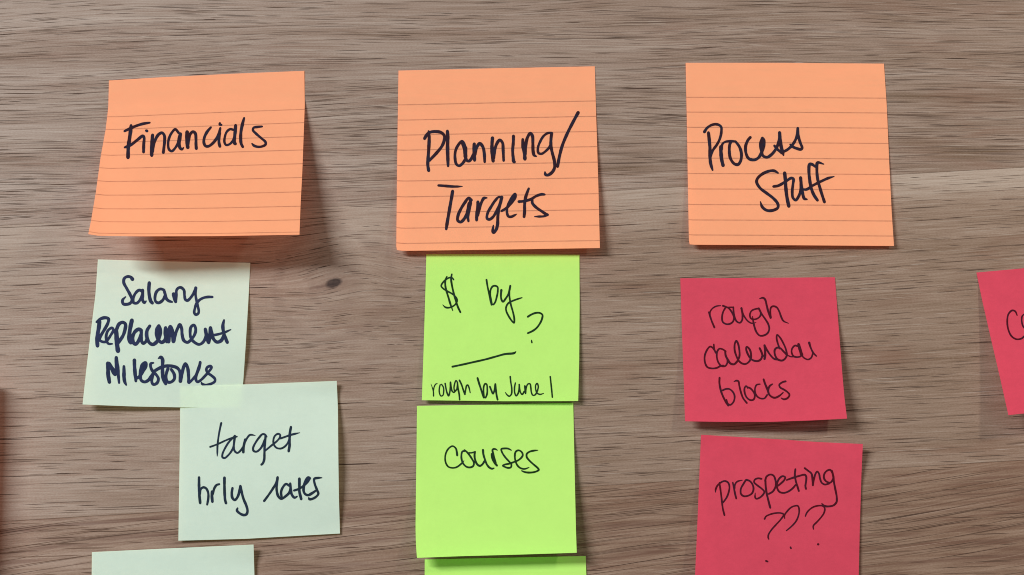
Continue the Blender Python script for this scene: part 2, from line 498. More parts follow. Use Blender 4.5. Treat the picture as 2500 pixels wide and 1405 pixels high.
def sticky(kind, sheet, label, group, rulings=None, n=44):
    us = np.linspace(0, 1, n + 1); ts = np.linspace(0, 1, n + 1)
    UU, TT = np.meshgrid(us, ts)
    P = sheet.pix(UU, TT); Z = sheet.z(UU, TT)
    top = at(P[..., 0], P[..., 1], Z).reshape(-1, 3)
    m = n + 1
    th = 0.13
    bot = top - [0, 0, th]
    origin = top.mean(0); origin[2] = 0
    i = (np.arange(n)[:, None] * m + np.arange(n)[None])
    up = np.stack([i, i + m, i + m + 1, i + 1], -1).reshape(-1, 4)
    per = list(range(m)) + [r * m + m - 1 for r in range(1, m)] + [(m - 1) * m + c for c in range(m - 2, -1, -1)] + [r * m for r in range(m - 2, 0, -1)]
    q = m * m; npn = len(per)
    side = [[q + a, q + (a + 1) % npn, q + npn + (a + 1) % npn, q + npn + a] for a in range(npn)]
    V = np.concatenate([top, top[per], bot[per]]); F = up.tolist() + side
    root = bpy.data.objects.new("sticky_note", None); scene.collection.objects.link(root)
    root.location = tuple(origin * MM)
    o = mesh_obj("paper_sheet", V, F, M[kind], parent=root, origin=origin)
    me = o.data
    sm = np.zeros(len(me.polygons), bool); sm[:n * n] = True
    me.polygons.foreach_set("use_smooth", sm)
    vi = np.zeros(len(me.loops), int); me.loops.foreach_get("vertex_index", vi)
    ua, ta = UU.ravel(), TT.ravel()
    uu = np.concatenate([ua, ua[per], ua[per]]); tt = np.concatenate([ta, ta[per], ta[per]])
    seed = rng.uniform(0, 9)
    l = me.uv_layers.new(name="sheet"); l.data.foreach_set("uv", np.stack([uu[vi] + seed, -tt[vi] + seed], -1).ravel())
    if rulings:
        ks = np.array(rulings); idx = np.arange(len(ks))
        val = np.interp(tt, np.r_[2 * ks[0] - ks[1] - 1, 2 * ks[0] - ks[1], ks, 2 * ks[-1] - ks[-2]], np.r_[-5, -1, idx, idx[-1] + 1])
        l = me.uv_layers.new(name="ruling"); l.data.foreach_set("uv", np.stack([uu[vi], val[vi]], -1).ravel())
    root["label"] = label; root["category"] = "sticky note"; root["group"] = group
    return root, origin

def write(note, sheet, ink, crop, strokes, w0, label=None, name="handwriting"):
    """ink strokes traced on the sheet; crop = (x0, y0, scale)"""
    o, origin = note
    x0, y0, sc = crop
    V, F = [], []
    for si, st in enumerate(strokes):
        wd = w0
        if isinstance(st, tuple) and not isinstance(st[0], (tuple, list)): st = [st]
        if isinstance(st, dict): wd = st['w']; st = st['p']
        P = [(p[0], p[1], (p[2] if len(p) > 2 else wd)) for p in st]
        if len(P) == 1: P = [(P[0][0] - 1, P[0][1], P[0][2]), (P[0][0] + 1, P[0][1], P[0][2])]
        C = catmull(P)
        C[:, 0] = x0 + C[:, 0] / sc; C[:, 1] = y0 + C[:, 1] / sc; hw = np.maximum(C[:, 2] / sc * .5 * 1.06, .5)
        ph = rng.uniform(0, 6)
        d = np.gradient(C[:, :2], axis=0); ln = np.hypot(d[:, 0], d[:, 1]); ln[ln < 1e-6] = 1e-6
        s_ = np.cumsum(ln)
        hw = hw * (1 + .05 * np.sin(s_ / 5.3 + ph) + .03 * np.sin(s_ / 2.1 + ph))
        T = d / ln[:, None]; N = np.stack([-T[:, 1], T[:, 0]], -1)
        # keep the inside of tight turns from folding too far
        Lp = C[:, :2] + N * hw[:, None]; Rp = C[:, :2] - N * hw[:, None]
        pts = []; cnt = len(C)
        pts = np.concatenate([Lp, Rp])
        fs = [(i, i + 1, cnt + i + 1, cnt + i) for i in range(cnt - 1)]
        # round joints: a small disc at every control point and both ends
        discs = []
        base = len(pts); k = 12
        for j in sorted(set(list(range(0, cnt, 3)) + [cnt - 1])):
            a = np.linspace(0, 2 * math.pi, k, endpoint=False) + .2 * j
            sq = .92 if j in (0, cnt - 1) else .98
            ring = C[j, :2] + hw[j] * sq * np.stack([np.cos(a), np.sin(a)], -1)
            discs.append((base, j)); base += k
            pts = np.concatenate([pts, ring])
        for b, j in discs: fs.append(tuple(range(b, b + k)))
        u, t = sheet.inv(pts[:, 0], pts[:, 1])
        ramp = np.zeros(len(pts)); ramp[:cnt] = ramp[cnt:2 * cnt] = np.linspace(0, .02, cnt)
        for b, j in discs: ramp[b:b + k] = .022 + .0004 * j
        Z = sheet.z(u, t) + .035 + (si % 12) * .004 + ramp * .5
        b0 = len(V)
        V += at(pts[:, 0], pts[:, 1], Z).tolist()
        # all faces towards the viewer
        for f in fs:
            q = np.array([pts[i] for i in f])
            ar = np.sum(q[:, 0] * np.roll(q[:, 1], -1) - q[:, 1] * np.roll(q[:, 0], -1))
            F.append([b0 + i for i in (f[::-1] if ar > 0 else f)])
    h = mesh_obj(name, V, F, INK[ink], parent=o, origin=origin)
    if label: h["label"] = label
    return h

S = lambda w, *p: {'w': w, 'p': list(p)}

# ================================================================== the notes
G_O, G_Y, G_G, G_R = "orange ruled sticky notes", "pale yellow sticky notes", "lime green sticky notes", "red sticky notes"

# ---- Financials
z = np.clip
shA = Sheet([(266, 197), (264.5, 262), (258, 317), (246, 382), (234, 470), (222, 541), (215.5, 572)],
            [(743, 173.5), (744, 257), (741, 340), (738, 420), (734, 495), (731, 573.5)],
            [(266, 197), (400, 189), (560, 181), (743, 173.5)],
            [(215.5, 572), (240, 576), (340, 577.5), (520, 577), (731, 573.5)],
            lift2(prof(31, .17, 1.12), prof(26, .17, 1.12)))
rA = [(y - 197) / 375 for y in (285, 315.5, 347, 378, 409.5, 441, 474, 507, 538, 566)]
nA = sticky('orange', shA, "orange ruled note reading Financials, its lower edge lifted off the boards", G_O, rA)
write(nA, shA, 'orange', (280, 260, 6.25), [
 S(54, (250,292,44),(243,370),(225,500),(208,620),(203,780)),
 S(42, (150,380,38),(210,350),(300,310),(420,270),(535,250,32)),
 S(44, (152,628,34),(200,610),(260,580),(350,510),(430,452),(448,480),(443,580),(440,700)),
 S(46, (482,372),(494,378)),
 S(50, (578,438),(570,540),(562,640),(565,750)),
 S(44, (575,700),(590,600),(625,500),(670,430),(720,405),(755,440),(762,520),(752,620),(742,705)),
 S(38, (975,405),(925,350),(880,390),(835,470),(815,570),(830,660),(870,685),(920,640),(965,560),(985,470),(1000,430)),
 S(50, (1003,420,46),(988,500,60),(982,580),(1000,640,44),(1028,655,36),(1050,630,20)),
 S(52, (1105,392),(1100,470),(1105,560),(1115,628)),
 S(44, (1115,600),(1130,500),(1155,420),(1195,388),(1230,415),(1240,500),(1240,580),(1245,645)),
 S(42, (1468,320,32),(1410,390),(1370,470),(1360,550),(1385,605),(1430,610),(1500,560),(1560,480),(1595,400),(1612,330,30)),
 S(44, (1600,400),(1590,500),(1592,560),(1605,612)),
 S(34, (1605,258),(1602,278),(1628,284)),
 S(36, (1815,360),(1760,350),(1710,390),(1680,470),(1675,550),(1700,590),(1750,580),(1800,530),(1830,460)),
 S(48, (1845,290),(1840,370),(1830,470),(1828,560),(1840,572)),
 S(46, (1975,178,34),(1950,270),(1928,380),(1922,480),(1930,570),(1955,620,40)),
 S(38, (2250,308,28),(2180,315),(2120,328),(2110,365),(2160,420),(2240,490),(2300,545),(2300,585),(2240,615),(2180,618),(2125,600),(2095,570,24)),
], 44, "word Financials in thick black marker")

# ---- Planning / Targets
shB = Sheet([(973, 173), (971, 300), (969, 450), (967.5, 606), (969, 611)],
            [(1452, 162.5), (1456, 300), (1461, 460), (1464.5, 606)],
            [(973, 173), (1200, 167.5), (1452, 162.5)],
            [(969, 611), (985, 613), (1200, 610), (1464.5, 606)],
            lift2(prof(4.5, .2, 1.5), prof(6.5, .2, 1.5)))
rB = [(y - 173) / 438 for y in (256.5, 293.5, 330, 366.5, 404, 441.5, 480, 518.5, 556, 593)]
nB = sticky('orange', shB, "orange ruled note reading Planning/ Targets, above the green dollar note", G_O, rB)
write(nB, shB, 'orange', (1020, 260, 5.952), [
 S(46, (157,362,28),(165,450),(160,600),(150,750),(145,850),(158,935)),
 S(44, (98,470,44),(130,415),(180,378),(260,368),(340,382),(385,430),(385,490),(350,580),(280,670),(215,740),(170,785)),
 S(50, (430,360,44),(435,450),(432,600),(436,740),(440,870,34)),
 S(40, (690,600),(665,530),(640,508),(590,560),(550,640),(540,740),(560,840),(600,865),(650,830),(690,770)),
 S(44, (650,540),(675,620),(690,720),(710,785),(745,795),(785,750),(815,690)),
 S(56, (690,600),(692,730)),
 S(46, (820,548),(815,620),(820,700),(825,785)),
 S(44, (830,700),(855,600),(900,540),(945,590),(965,680),(972,810,36)),
 S(48, (1085,460),(1078,550),(1080,680),(1095,796)),
 S(42, (1100,760),(1115,660),(1140,560),(1190,490),(1230,530),(1240,640),(1247,790,36)),
 S(42, (1390,432,46),(1388,520),(1378,640),(1385,740),(1398,808),(1416,808,24)),
 S(50, (1525,480,42),(1530,580),(1550,680),(1556,765)),
 S(44, (1560,700),(1570,560),(1595,450),(1635,392),(1665,430),(1672,540),(1675,650),(1690,710),(1722,728,24)),
 S(36, (1940,385,30),(1890,390),(1830,430),(1775,520),(1745,610),(1755,680),(1800,690),(1860,650),(1920,580),(1940,480)),
 S(44, (1945,392),(1935,480),(1935,580),(1955,680),(1985,800),(1985,900),(1950,960),(1890,1000),(1855,990),(1848,955,24)),
 S(44, (2330,92,48),(2250,240),(2170,400),(2100,570),(2060,720),(2030,875)),
], 44, "word Planning and a slash in thick black marker")
write(nB, shB, 'orange', (1040, 430, 7.8125), [
 S(50, (238,182),(350,190),(500,202),(600,203,42),(695,200,14)),
 S(60, (508,290),(490,400),(455,600),(420,800),(400,920),(386,1015,50)),
 S(56, (868,460),(815,420,50),(740,510),(660,640),(610,760),(605,850),(660,880),(720,830),(770,740),(800,640),(820,520)),
 S(62, (845,440,54),(845,520),(820,650),(795,760),(810,865,44)),
 S(56, (990,496),(985,600),(970,700),(965,845)),
 S(54, (985,760),(1020,620),(1060,500),(1105,425),(1160,418,28)),
 S(52, (1440,420),(1390,402,40),(1320,470),(1240,590),(1175,710),(1165,810),(1210,830),(1280,780),(1340,680),(1400,560),(1430,450)),
 S(58, (1445,405),(1420,520),(1385,640),(1370,780),(1365,920),(1340,1020),(1290,1080),(1275,1050),(1285,940,22)),
 S(48, (1440,670),(1510,630),(1580,570),(1660,480),(1705,400),(1700,345),(1650,390),(1590,500),(1550,600),(1545,700),(1570,770),(1620,780),(1680,755),(1735,725,10)),
 S(84, (1685,375,64),(1640,450),(1595,530,60)),
 S(56, (1960,240,44),(1925,330),(1895,430),(1880,550),(1880,680),(1870,780)),
 S(50, (1772,490,56),(1840,485),(1940,465),(2010,440),(2100,385),(2200,352),(2262,354,40)),
 S(54, (2025,450),(2030,520),(2100,600),(2200,670),(2290,730),(2318,742)),
 S(42, (2320,745,48),(2250,770),(2160,775),(2070,776,20)),
], 56, "word Targets in thick black marker")

# ---- Process Stuff
shC = Sheet([(1674, 154), (1677, 300), (1680, 480), (1682, 590), (1684, 597)],
            [(2158, 156), (2165, 260), (2171, 400), (2177, 520), (2182.5, 601)],
            [(1674, 154), (1900, 154), (2158, 156)],
            [(1684, 597), (1690, 598), (1900, 599), (2182.5, 601)],
            lift2(prof(4.0, .2, 1.6), prof(2.6, .2, 1.6)))
rC = [(y - 154) / 443 for y in (238, 274, 311, 348, 386, 423.5, 461, 499, 536.5, 573)]
nC = sticky('orange', shC, "orange ruled note reading Process Stuff, rightmost of the orange notes", G_O, rC)
write(nC, shC, 'orange', (1700, 280, 5.403), [
 S(34, (107,230,38),(140,180),(200,140),(270,130),(325,160),(330,230),(310,320),(270,400),(220,470),(185,560)),
 S(42, (160,240),(170,330),(180,450),(180,560),(190,650),(215,735,24)),
 S(46, (322,425),(325,500),(335,600),(353,672)),
 S(30, (330,460,40),(345,390),(380,362),(440,352),(520,356)),
 S(38, (520,360,32),(570,430),(595,520),(585,610),(550,660),(500,650),(450,580),(435,480),(440,400),(455,360)),
 S(38, (712,302),(680,340),(650,420),(655,510),(690,580),(760,600),(820,570),(860,500),(890,420),(890,340),(872,312)),
 S(38, (872,312),(845,390),(860,480),(875,540),(930,565),(990,530),(1040,470),(1075,400),(1095,320),(1098,245)),
 S(60, (875,345,50),(870,400,66),(872,460,56)),
 S(44, (1098,240),(1105,330),(1120,430),(1140,500),(1150,540,20)),
 S(36, (1030,412,30),(1060,450),(1130,510)),
 S(36, (1150,490),(1200,465),(1260,410),(1310,330),(1335,240),(1338,180)),
 S(36, (1338,182),(1345,280),(1370,370),(1395,440),(1380,460),(1330,450),(1270,425),(1238,395,24)),
], 40, "word Process in black marker")
write(nC, shC, 'orange', (1700, 280, 5.403), [
 S(38, (1078,772,22),(1030,745),(970,745),(880,780),(810,840),(795,890),(840,970),(930,1040),(1020,1110),(1075,1180),(1075,1230),(1010,1265),(930,1265),(870,1220),(845,1150,14)),
 S(44, (1165,772),(1175,870),(1180,960),(1195,1090),(1220,1210)),
 S(36, (1018,950,38),(1080,940),(1170,890),(1250,840),(1280,850),(1275,920),(1265,1020),(1275,1100),(1310,1130),(1350,1080),(1375,1000),(1380,900),(1375,835)),
 S(40, (1375,835,42),(1385,930),(1400,1030),(1425,1110),(1460,1120,22)),
 S(40, (1570,690,30),(1530,660),(1495,655),(1485,740),(1495,860),(1515,970),(1550,1060),(1598,1132)),
 S(38, (1680,655,18),(1600,635),(1590,720),(1600,850),(1640,1000),(1690,1155)),
 S(34, (1400,985,24),(1450,990),(1540,935),(1650,880),(1740,840),(1818,818,12)),
], 40, "word Stuff in black marker")

# ---- Salary Replacement Milestones
shD = Sheet([(239, 634), (233, 720), (223, 800), (211, 900), (201.5, 988)],
            [(611, 642), (606, 740), (600, 840), (594, 930), (587, 998)],
            [(239, 634), (420, 639), (611, 642)],
            [(201.5, 988), (330, 993), (440, 995), (587, 998)],
            lift2(prof(5.5, .22, 1.7), lambda t: 2.6 * np.sin(np.pi * np.clip((t - .15) / .75, 0, 1)) ** 1.5,
                  extra=lambda u, t: 1.0 * np.clip(1 - t / .10, 0, 1) ** 1.5 * u))
nD = sticky('mint', shD, "pale yellow note reading Salary Replacement Milestones in thick navy marker", G_Y)
write(nD, shD, 'mint', (220, 660, 6.944), [
 S(50, (718,155,60),(690,120),(630,110),(580,140),(570,210),(620,310),(680,420),(710,500),(680,560),(620,580),(560,570),(550,510),(602,452,22)),
 S(48, (890,360),(830,340),(770,390),(730,480),(735,550),(790,560),(850,500),(885,420)),
 S(50, (890,338),(890,440),(890,510),(920,550),(950,525,24)),
 S(56, (1003,215),(995,330),(1005,440),(1030,530),(1055,558)),
 S(48, (1250,335),(1190,320),(1130,360),(1100,450),(1110,530),(1160,555),(1230,510),(1270,430)),
 S(50, (1250,335),(1275,420),(1290,480),(1330,520),(1390,540,36)),
 S(60, (1415,405),(1430,470),(1450,535)),
 S(46, (1450,530),(1460,440),(1465,340),(1500,300),(1540,295),(1590,340),(1600,430),(1615,500),(1650,515),(1710,460),(1760,380),(1795,300)),
 S(44, (1790,300,50),(1785,400),(1800,500),(1820,590),(1840,680),(1835,730),(1790,755),(1765,720),(1775,650),(1800,570),(1850,510),(1920,470),(2000,455),(2072,455,40)),
], 48, "word Salary in thick navy marker")
write(nD, shD, 'mint', (220, 750, 6.944), [
 S(66, (158,240),(150,330),(130,450),(120,560),(125,660)),
 S(52, (108,255,40),(180,200),(260,182),(312,202),(302,270),(250,370),(190,470),(150,550)),
 S(46, (150,560),(210,590),(260,590),(310,540),(360,460),(395,395),(370,355),(310,390),(275,470),(275,560),(310,622),(378,625,24)),
 S(74, (440,400),(450,520),(455,620),(472,745)),
 S(56, (440,400),(490,290),(550,260),(598,290),(592,380),(560,480),(510,560),(470,610)),
 S(66, (708,225),(685,330),(665,460),(665,560),(688,605)),
 S(60, (862,392),(820,378),(760,420),(720,510),(730,600),(770,630),(830,560),(865,470)),
 S(54, (870,392),(865,480),(870,570),(900,616),(945,585),(965,540)),
 S(70, (700,500),(700,590)),
 S(58, (1012,320,50),(965,400),(960,500),(1000,600),(1060,635),(1120,600),(1170,520),(1190,400),(1165,320)),
 S(58, (1165,318),(1130,380),(1130,480),(1160,560),(1210,600),(1270,560),(1290,470)),
 S(86, (1160,370),(1165,480)),
 S(60, (1280,352),(1275,450),(1300,590)),
 S(66, (1330,590),(1340,450),(1360,335),(1395,430),(1412,585)),
 S(80, (1310,400),(1315,550)),
 S(52, (1420,585),(1440,480),(1480,370),(1520,300),(1550,360),(1560,470),(1590,570),(1650,600),(1710,560)),
 S(48, (1710,560),(1770,470),(1790,380),(1760,305),(1710,340),(1695,430),(1710,530),(1770,600),(1850,635),(1920,590),(1960,500),(1960,380)),
 S(58, (1953,375),(1970,470),(1990,560),(2008,605)),
 S(56, (2012,600),(2030,500),(2040,352),(2060,440),(2090,540),(2150,595),(2220,570),(2270,480)),
 S(54, (2270,222,36),(2250,320),(2265,440),(2300,540),(2325,600)),
 S(42, (2080,480),(2180,460),(2280,430),(2385,383,20)),
], 60, "word Replacement in thick navy marker")
write(nD, shD, 'mint', (240, 860, 7.8125), [
 S(72, (182,215),(185,330),(190,450),(212,575)),
 S(72, (205,215,60),(240,280),(285,380),(320,425)),
 S(78, (342,105,66),(350,220),(365,330),(382,450,60),(396,590,38)),
 S(80, (235,290),(340,400)),
 S(64, (488,272,54),(490,380),(490,480),(505,570),(532,628,34)),
 S(66, (688,155),(690,270),(700,400),(716,555,52)),
 S(58, (740,500),(790,460),(850,370),(910,270),(900,205),(840,240),(805,350),(800,460),(820,540),(880,570),(950,540),(1010,460),(1050,400)),
 S(100, (880,240,80),(850,310),(820,390,70)),
 S(54, (1052,205,32),(1000,222),(1000,290),(1040,370),(1110,440),(1145,510),(1120,590),(1050,620),(1020,570),(1030,470),(1060,390)),
 S(60, (1060,370),(1140,320),(1230,280),(1330,262),(1430,275),(1500,300),(1550,360),(1565,460),(1560,560)),
 S(64, (1140,125,18),(1190,100),(1222,135),(1225,250),(1225,400),(1240,520),(1285,610,54)),
 S(56, (1330,310),(1300,400),(1290,500),(1320,570),(1390,570),(1450,510),(1445,420),(1390,330)),
 S(60, (1568,560),(1590,450),(1620,310),(1660,222),(1700,290),(1720,430),(1725,580)),
 S(48, (1730,590),(1790,530),(1860,440),(1900,330),(1930,250),(1942,190)),
 S(50, (1945,195,52),(1920,320),(1880,420),(1860,520),(1890,570),(1960,530),(2040,450),(2110,370),(2160,290),(2140,268),(2080,290),(2060,340),(2090,400),(2160,450),(2222,510),(2222,560),(2140,610),(2040,630),(1978,605),(1965,575,26)),
], 60, "word Milestones in thick navy marker")

# ---- target hrly rates (overlaps the corner of the note above)
shE = Sheet([(440, 943.5), (439.5, 1060), (437.5, 1180), (435.5, 1320.5)],
            [(822, 930.5), (825, 1000), (826, 1120), (827.5, 1220), (830, 1303)],
            [(440, 943.5), (600, 939), (822, 930.5)],
            [(435.5, 1320.5), (600, 1316), (830, 1303)],
            lift2(lambda t: .9 * np.exp(-(t / .4) ** 2) + 1.2 * t, lambda t: 3.4 * np.sin(np.pi * np.clip((t - .08) / .9, 0, 1)) ** 1.2 + .5,
                  base=.75, extra=lambda u, t: 2.2 * np.clip(1 - t / .12, 0, 1) ** 1.5 * u ** 3))
nE = sticky('mint', shE, "pale yellow note reading target hrly rates, overlapping the corner of the Salary note", G_Y)
write(nE, shE, 'mint2', (490, 1020, 9.615), [
 S(44, (482,128,54),(450,270),(415,470),(395,650),(390,800),(388,905,20)),
 S(42, (222,688,48),(330,650),(450,600),(600,530),(760,470),(850,447,40)),
 S(46, (800,435),(740,490),(650,590),(560,740),(510,860),(510,930),(560,950),(640,890),(720,790),(770,680),(790,560),(800,435,60)),
 S(48, (790,480),(780,600),(775,700),(800,790),(860,830),(930,780),(990,700)),
 S(60, (1045,515),(1020,620),(1000,720),(1000,815)),
 S(44, (1040,580),(1090,480),(1150,410),(1200,405),(1285,425,12)),
 S(48, (1550,450,36),(1510,400),(1450,390),(1370,470),(1280,600),(1230,710),(1240,780),(1310,800),(1400,730),(1460,630),(1500,520)),
 S(54, (1522,415),(1515,520),(1500,680),(1495,850),(1490,980),(1460,1070),(1424,1105)),
 S(44, (1510,780),(1570,730),(1680,640),(1790,550),(1860,460),(1860,400),(1810,382),(1740,430),(1705,530),(1720,640),(1780,710),(1870,728),(1960,690),(2040,600),(2080,500)),
 S(58, (2118,218),(2095,350),(2085,500),(2085,650),(2064,790)),
 S(46, (1870,490),(1960,460),(2100,410),(2220,380),(2325,355,16)),
], 46, "word target in black marker")
write(nE, shE, 'mint2', (460, 1140, 7.143), [
 S(46, (185,185),(185,330),(190,480),(205,635)),
 S(40, (200,480),(215,390),(260,360),(310,380),(345,460),(345,560),(326,662,36)),
 S(48, (412,432),(410,520),(418,612)),
 S(40, (425,480),(450,380),(490,320),(538,304,36)),
 S(46, (628,192),(628,330),(632,480),(640,580),(655,636)),
 S(44, (768,372),(755,470),(770,550),(810,580),(860,520),(890,420),(905,335)),
 S(44, (905,335),(925,430),(960,560),(1010,680),(1030,770),(1010,830),(960,842),(890,810),(845,760),(857,722,28)),
], 44, "word hrly in black marker")
write(nE, shE, 'mint2', (460, 1140, 7.143), [
 S(40, (1320,598),(1400,490),(1480,370),(1530,280),(1555,185)),
 S(44, (1555,185,46),(1540,310),(1540,420),(1570,520),(1620,558),(1700,510),(1760,450),(1780,380)),
 S(42, (1760,330),(1700,302),(1640,370),(1615,450),(1625,530)),
 S(44, (1775,292),(1785,400),(1800,480),(1850,540),(1895,518,26)),
 S(46, (1935,208),(1935,320),(1935,430),(1967,565)),
 S(40, (1842,415,36),(1930,385),(2010,330),(2080,260),(2120,200)),
 S(44, (2120,200,38),(2090,187),(2050,230),(2015,330),(2010,430),(2040,480),(2090,495),(2150,465),(2225,415,36)),
 S(40, (2328,192,18),(2260,195),(2195,212),(2200,290),(2240,400),(2265,470),(2230,520),(2160,560),(2108,565),(2098,540,26)),
], 44, "word rates in black marker")

# ---- blank yellow note at the bottom edge
shF = Sheet([(224.5, 1348.5), (222, 1540), (219, 1738)], [(619, 1330), (621.5, 1420), (624, 1560), (628, 1715)],
            [(224.5, 1348.5), (400, 1340), (619, 1330)], None,
            lift2(lambda t: .4 + 3 * t ** 2, lambda t: 1.5 + 3 * t ** 2, extra=lambda u, t: 3.0 * np.clip(1 - t / .14, 0, 1) ** 1.4 * u ** 3))
nF = sticky('mint', shF, "blank top of a pale yellow note cut by the bottom edge, left column", G_Y)

# ---- $ by ?
shG = Sheet([(1041, 621.5), (1039, 700), (1034, 860), (1030, 977.5)], [(1414.5, 622.5), (1415, 740), (1414, 880), (1411.5, 979.5)],
            [(1041, 621.5), (1230, 621), (1414.5, 622.5)], [(1030, 977.5), (1230, 980), (1411.5, 979.5)],
            lift2(prof(2.6, .2, 1.4), prof(3.2, .15, 1.3), base=.45))
nG = sticky('green', shG, "lime green note with a dollar sign, by, a question mark and rough by June 1", G_G)
write(nG, shG, 'green', (1050, 650, 7.806), [
 S(32, (450,262,26),(420,227),(370,222),(300,260),(240,320),(212,380),(250,430),(330,480),(420,530),(480,580),(515,650),(490,720),(430,770),(350,795),(290,785),(240,738,12)),
 S(36, (320,202,26),(292,270),(290,370),(310,470),(350,600),(385,720),(432,850,20)),
 S(36, (415,155,32),(400,240),(415,360),(450,520),(490,660),(530,780),(578,882)),
], 36, "dollar sign in black marker")
write(nG, shG, 'green', (1050, 650, 7.806), [
 S(34, (1075,262),(1095,390),(1130,550),(1150,660),(1172,740)),
 S(34, (1180,738),(1160,640),(1145,540),(1155,450),(1190,390),(1240,377),(1285,400),(1290,480),(1270,590),(1240,690),(1208,735)),
 S(36, (1358,458,42),(1350,560),(1360,640),(1390,680),(1440,620),(1490,540),(1515,450),(1528,375)),
 S(34, (1530,377,38),(1510,480),(1515,600),(1540,740),(1580,880),(1605,1010),(1600,1082),(1570,1060),(1500,960),(1450,850),(1450,780),(1490,710),(1560,670),(1650,635),(1752,603,20)),
], 34, "word by in black marker")
write(nG, shG, 'green', (1050, 650, 7.806), [
 S(36, (1862,967,42),(1930,925),(2010,895),(2090,895),(2140,930),(2135,1000),(2090,1100),(2020,1190),(1940,1245),(1862,1280,36)),
 S(28, (1933,1411,16),(1936,1440,28),(1940,1460,30)),
], 34, "question mark in black marker")
write(nG, shG, 'green', (1030, 830, 7.143), [
 S(34, (532,470),(700,435),(900,390),(1100,345),(1300,290),(1450,250),(1610,232,38),(1640,205,14)),
], 34, "blank line to fill in, black marker")
write(nG, shG, 'green', (1030, 830, 7.143), [
 S(24, (158,770,8),(180,830,16),(200,900),(203,982)), S(22, (203,880),(215,820),(240,775),(265,765,18)),
 S(24, (320,782),(305,840),(305,920),(330,980),(365,970),(380,900),(375,830),(342,777)),
 S(27, (405,762),(420,850),(440,930),(465,978),(485,920),(495,830),(498,740)),
 S(27, (500,740),(510,830),(530,900),(560,918),(582,880)),
 S(24, (620,740),(595,712),(570,770),(560,850),(575,900),(605,870),(620,790)),
 S(29, (618,740),(630,850),(650,950),(658,1045)),
 S(29, (655,707),(690,780),(720,870),(750,952)), S(26, (750,950),(765,860),(780,800),(800,790),(820,830),(842,925,18)),
], 26, "word rough in thin black marker")
write(nG, shG, 'green', (1030, 830, 7.143), [
 S(34, (970,667),(1000,770),(1040,890),(1080,1010)), S(29, (1085,1010),(1075,900),(1080,810),(1105,767),(1130,780),(1140,860),(1135,950),(1110,1012)),
 S(30, (1185,817),(1210,880),(1240,942),(1265,880),(1280,775)), S(33, (1280,772),(1290,880),(1305,980),(1320,1046)),
], 30, "word by in thin black marker")
write(nG, shG, 'green', (1030, 830, 7.143), [
 S(27, (1540,642),(1550,740),(1568,860),(1560,950),(1525,985),(1490,965),(1455,920,14)),
 S(27, (1630,752,22),(1615,840),(1620,930),(1645,978),(1680,930),(1695,850),(1697,790)), S(27, (1697,780),(1705,860),(1725,930),(1750,953),(1785,900)),
 S(28, (1795,803),(1800,870),(1808,937)), S(26, (1808,930),(1820,830),(1850,772),(1885,770),(1900,840),(1910,920),(1935,968),(1975,960),(2020,880)),
 S(25, (2010,900),(2030,820),(2010,762),(1985,790),(1985,870),(2010,930),(2060,953),(2122,935,16)),
 S(27, (2238,642),(2255,800),(2275,1002)),
], 26, "words June 1 in thin black marker")

# ---- courses
shH = Sheet([(1018, 991.5), (1017, 1100), (1015.5, 1200), (1014.5, 1290), (1015.5, 1330), (1018, 1362.5)],
            [(1399.5, 984), (1401, 1060), (1404, 1200), (1406, 1290), (1408, 1350)],
            [(1018, 991.5), (1200, 988.5), (1399.5, 984)], [(1018, 1362.5), (1120, 1358.5), (1250, 1355), (1408, 1350)],
            lift2(prof(9.0, .2, 2.0), prof(9.5, .12, 1.35), base=.45))
nH = sticky('green', shH, "lime green note reading courses, its lower edge curling over the note below", G_G)
write(nH, shH, 'green', (1070, 1070, 9.259), [
 S(38, (428,392,50),(418,310,44),(395,232),(325,182),(250,220),(185,310),(155,430),(170,560),(230,650),(340,675),(430,650),(530,570),(582,512,16)),
 S(42, (600,290,46),(545,305),(522,400),(535,510),(580,600),(650,655),(730,662),(790,630),(805,560),(760,470),(700,380),(640,310),(590,272)),
 S(36, (690,335),(760,332),(835,308)),
 S(46, (825,315),(820,420),(845,530),(890,605),(945,628),(1000,590),(1045,520)),
 S(44, (1010,268,52),(1020,370),(1060,500),(1100,600),(1160,670),(1215,693),(1260,680,28)),
 S(56, (1208,360,44),(1225,450),(1270,550),(1325,622,48)),
 S(42, (1300,560),(1260,430),(1235,330),(1225,272),(1245,250),(1290,250),(1335,275,22)),
 S(40, (1650,275,28),(1580,240),(1490,235),(1425,250),(1440,320),(1510,430),(1590,520),(1650,590),(1640,660),(1580,675),(1500,650),(1460,625),(1500,600),(1600,580),(1700,545),(1800,505),(1880,440),(1910,380),(1880,310),(1810,277),(1750,310),(1730,400),(1745,520),(1790,620),(1860,680),(1950,698),(2050,665,20)),
 S(42, (2252,275,18),(2160,285),(2060,310),(2000,360),(2000,430),(2070,520),(2170,610),(2250,680),(2270,720),(2200,760),(2080,780),(1960,770),(1885,740,30)),
], 42, "word courses in black marker")

# ---- green note at the bottom edge
shI = Sheet([(1037, 1366.5), (1036, 1550), (1034, 1752)], [(1430, 1358), (1432, 1420), (1436, 1560), (1441, 1745)],
            [(1037, 1366.5), (1230, 1362.5), (1430, 1358)], None, lift2(prof(7, .1, 1.4), prof(9, .04, 1.2)))
nI = sticky('green', shI, "blank top of a lime green note cut by the bottom edge, under the courses note", G_G)

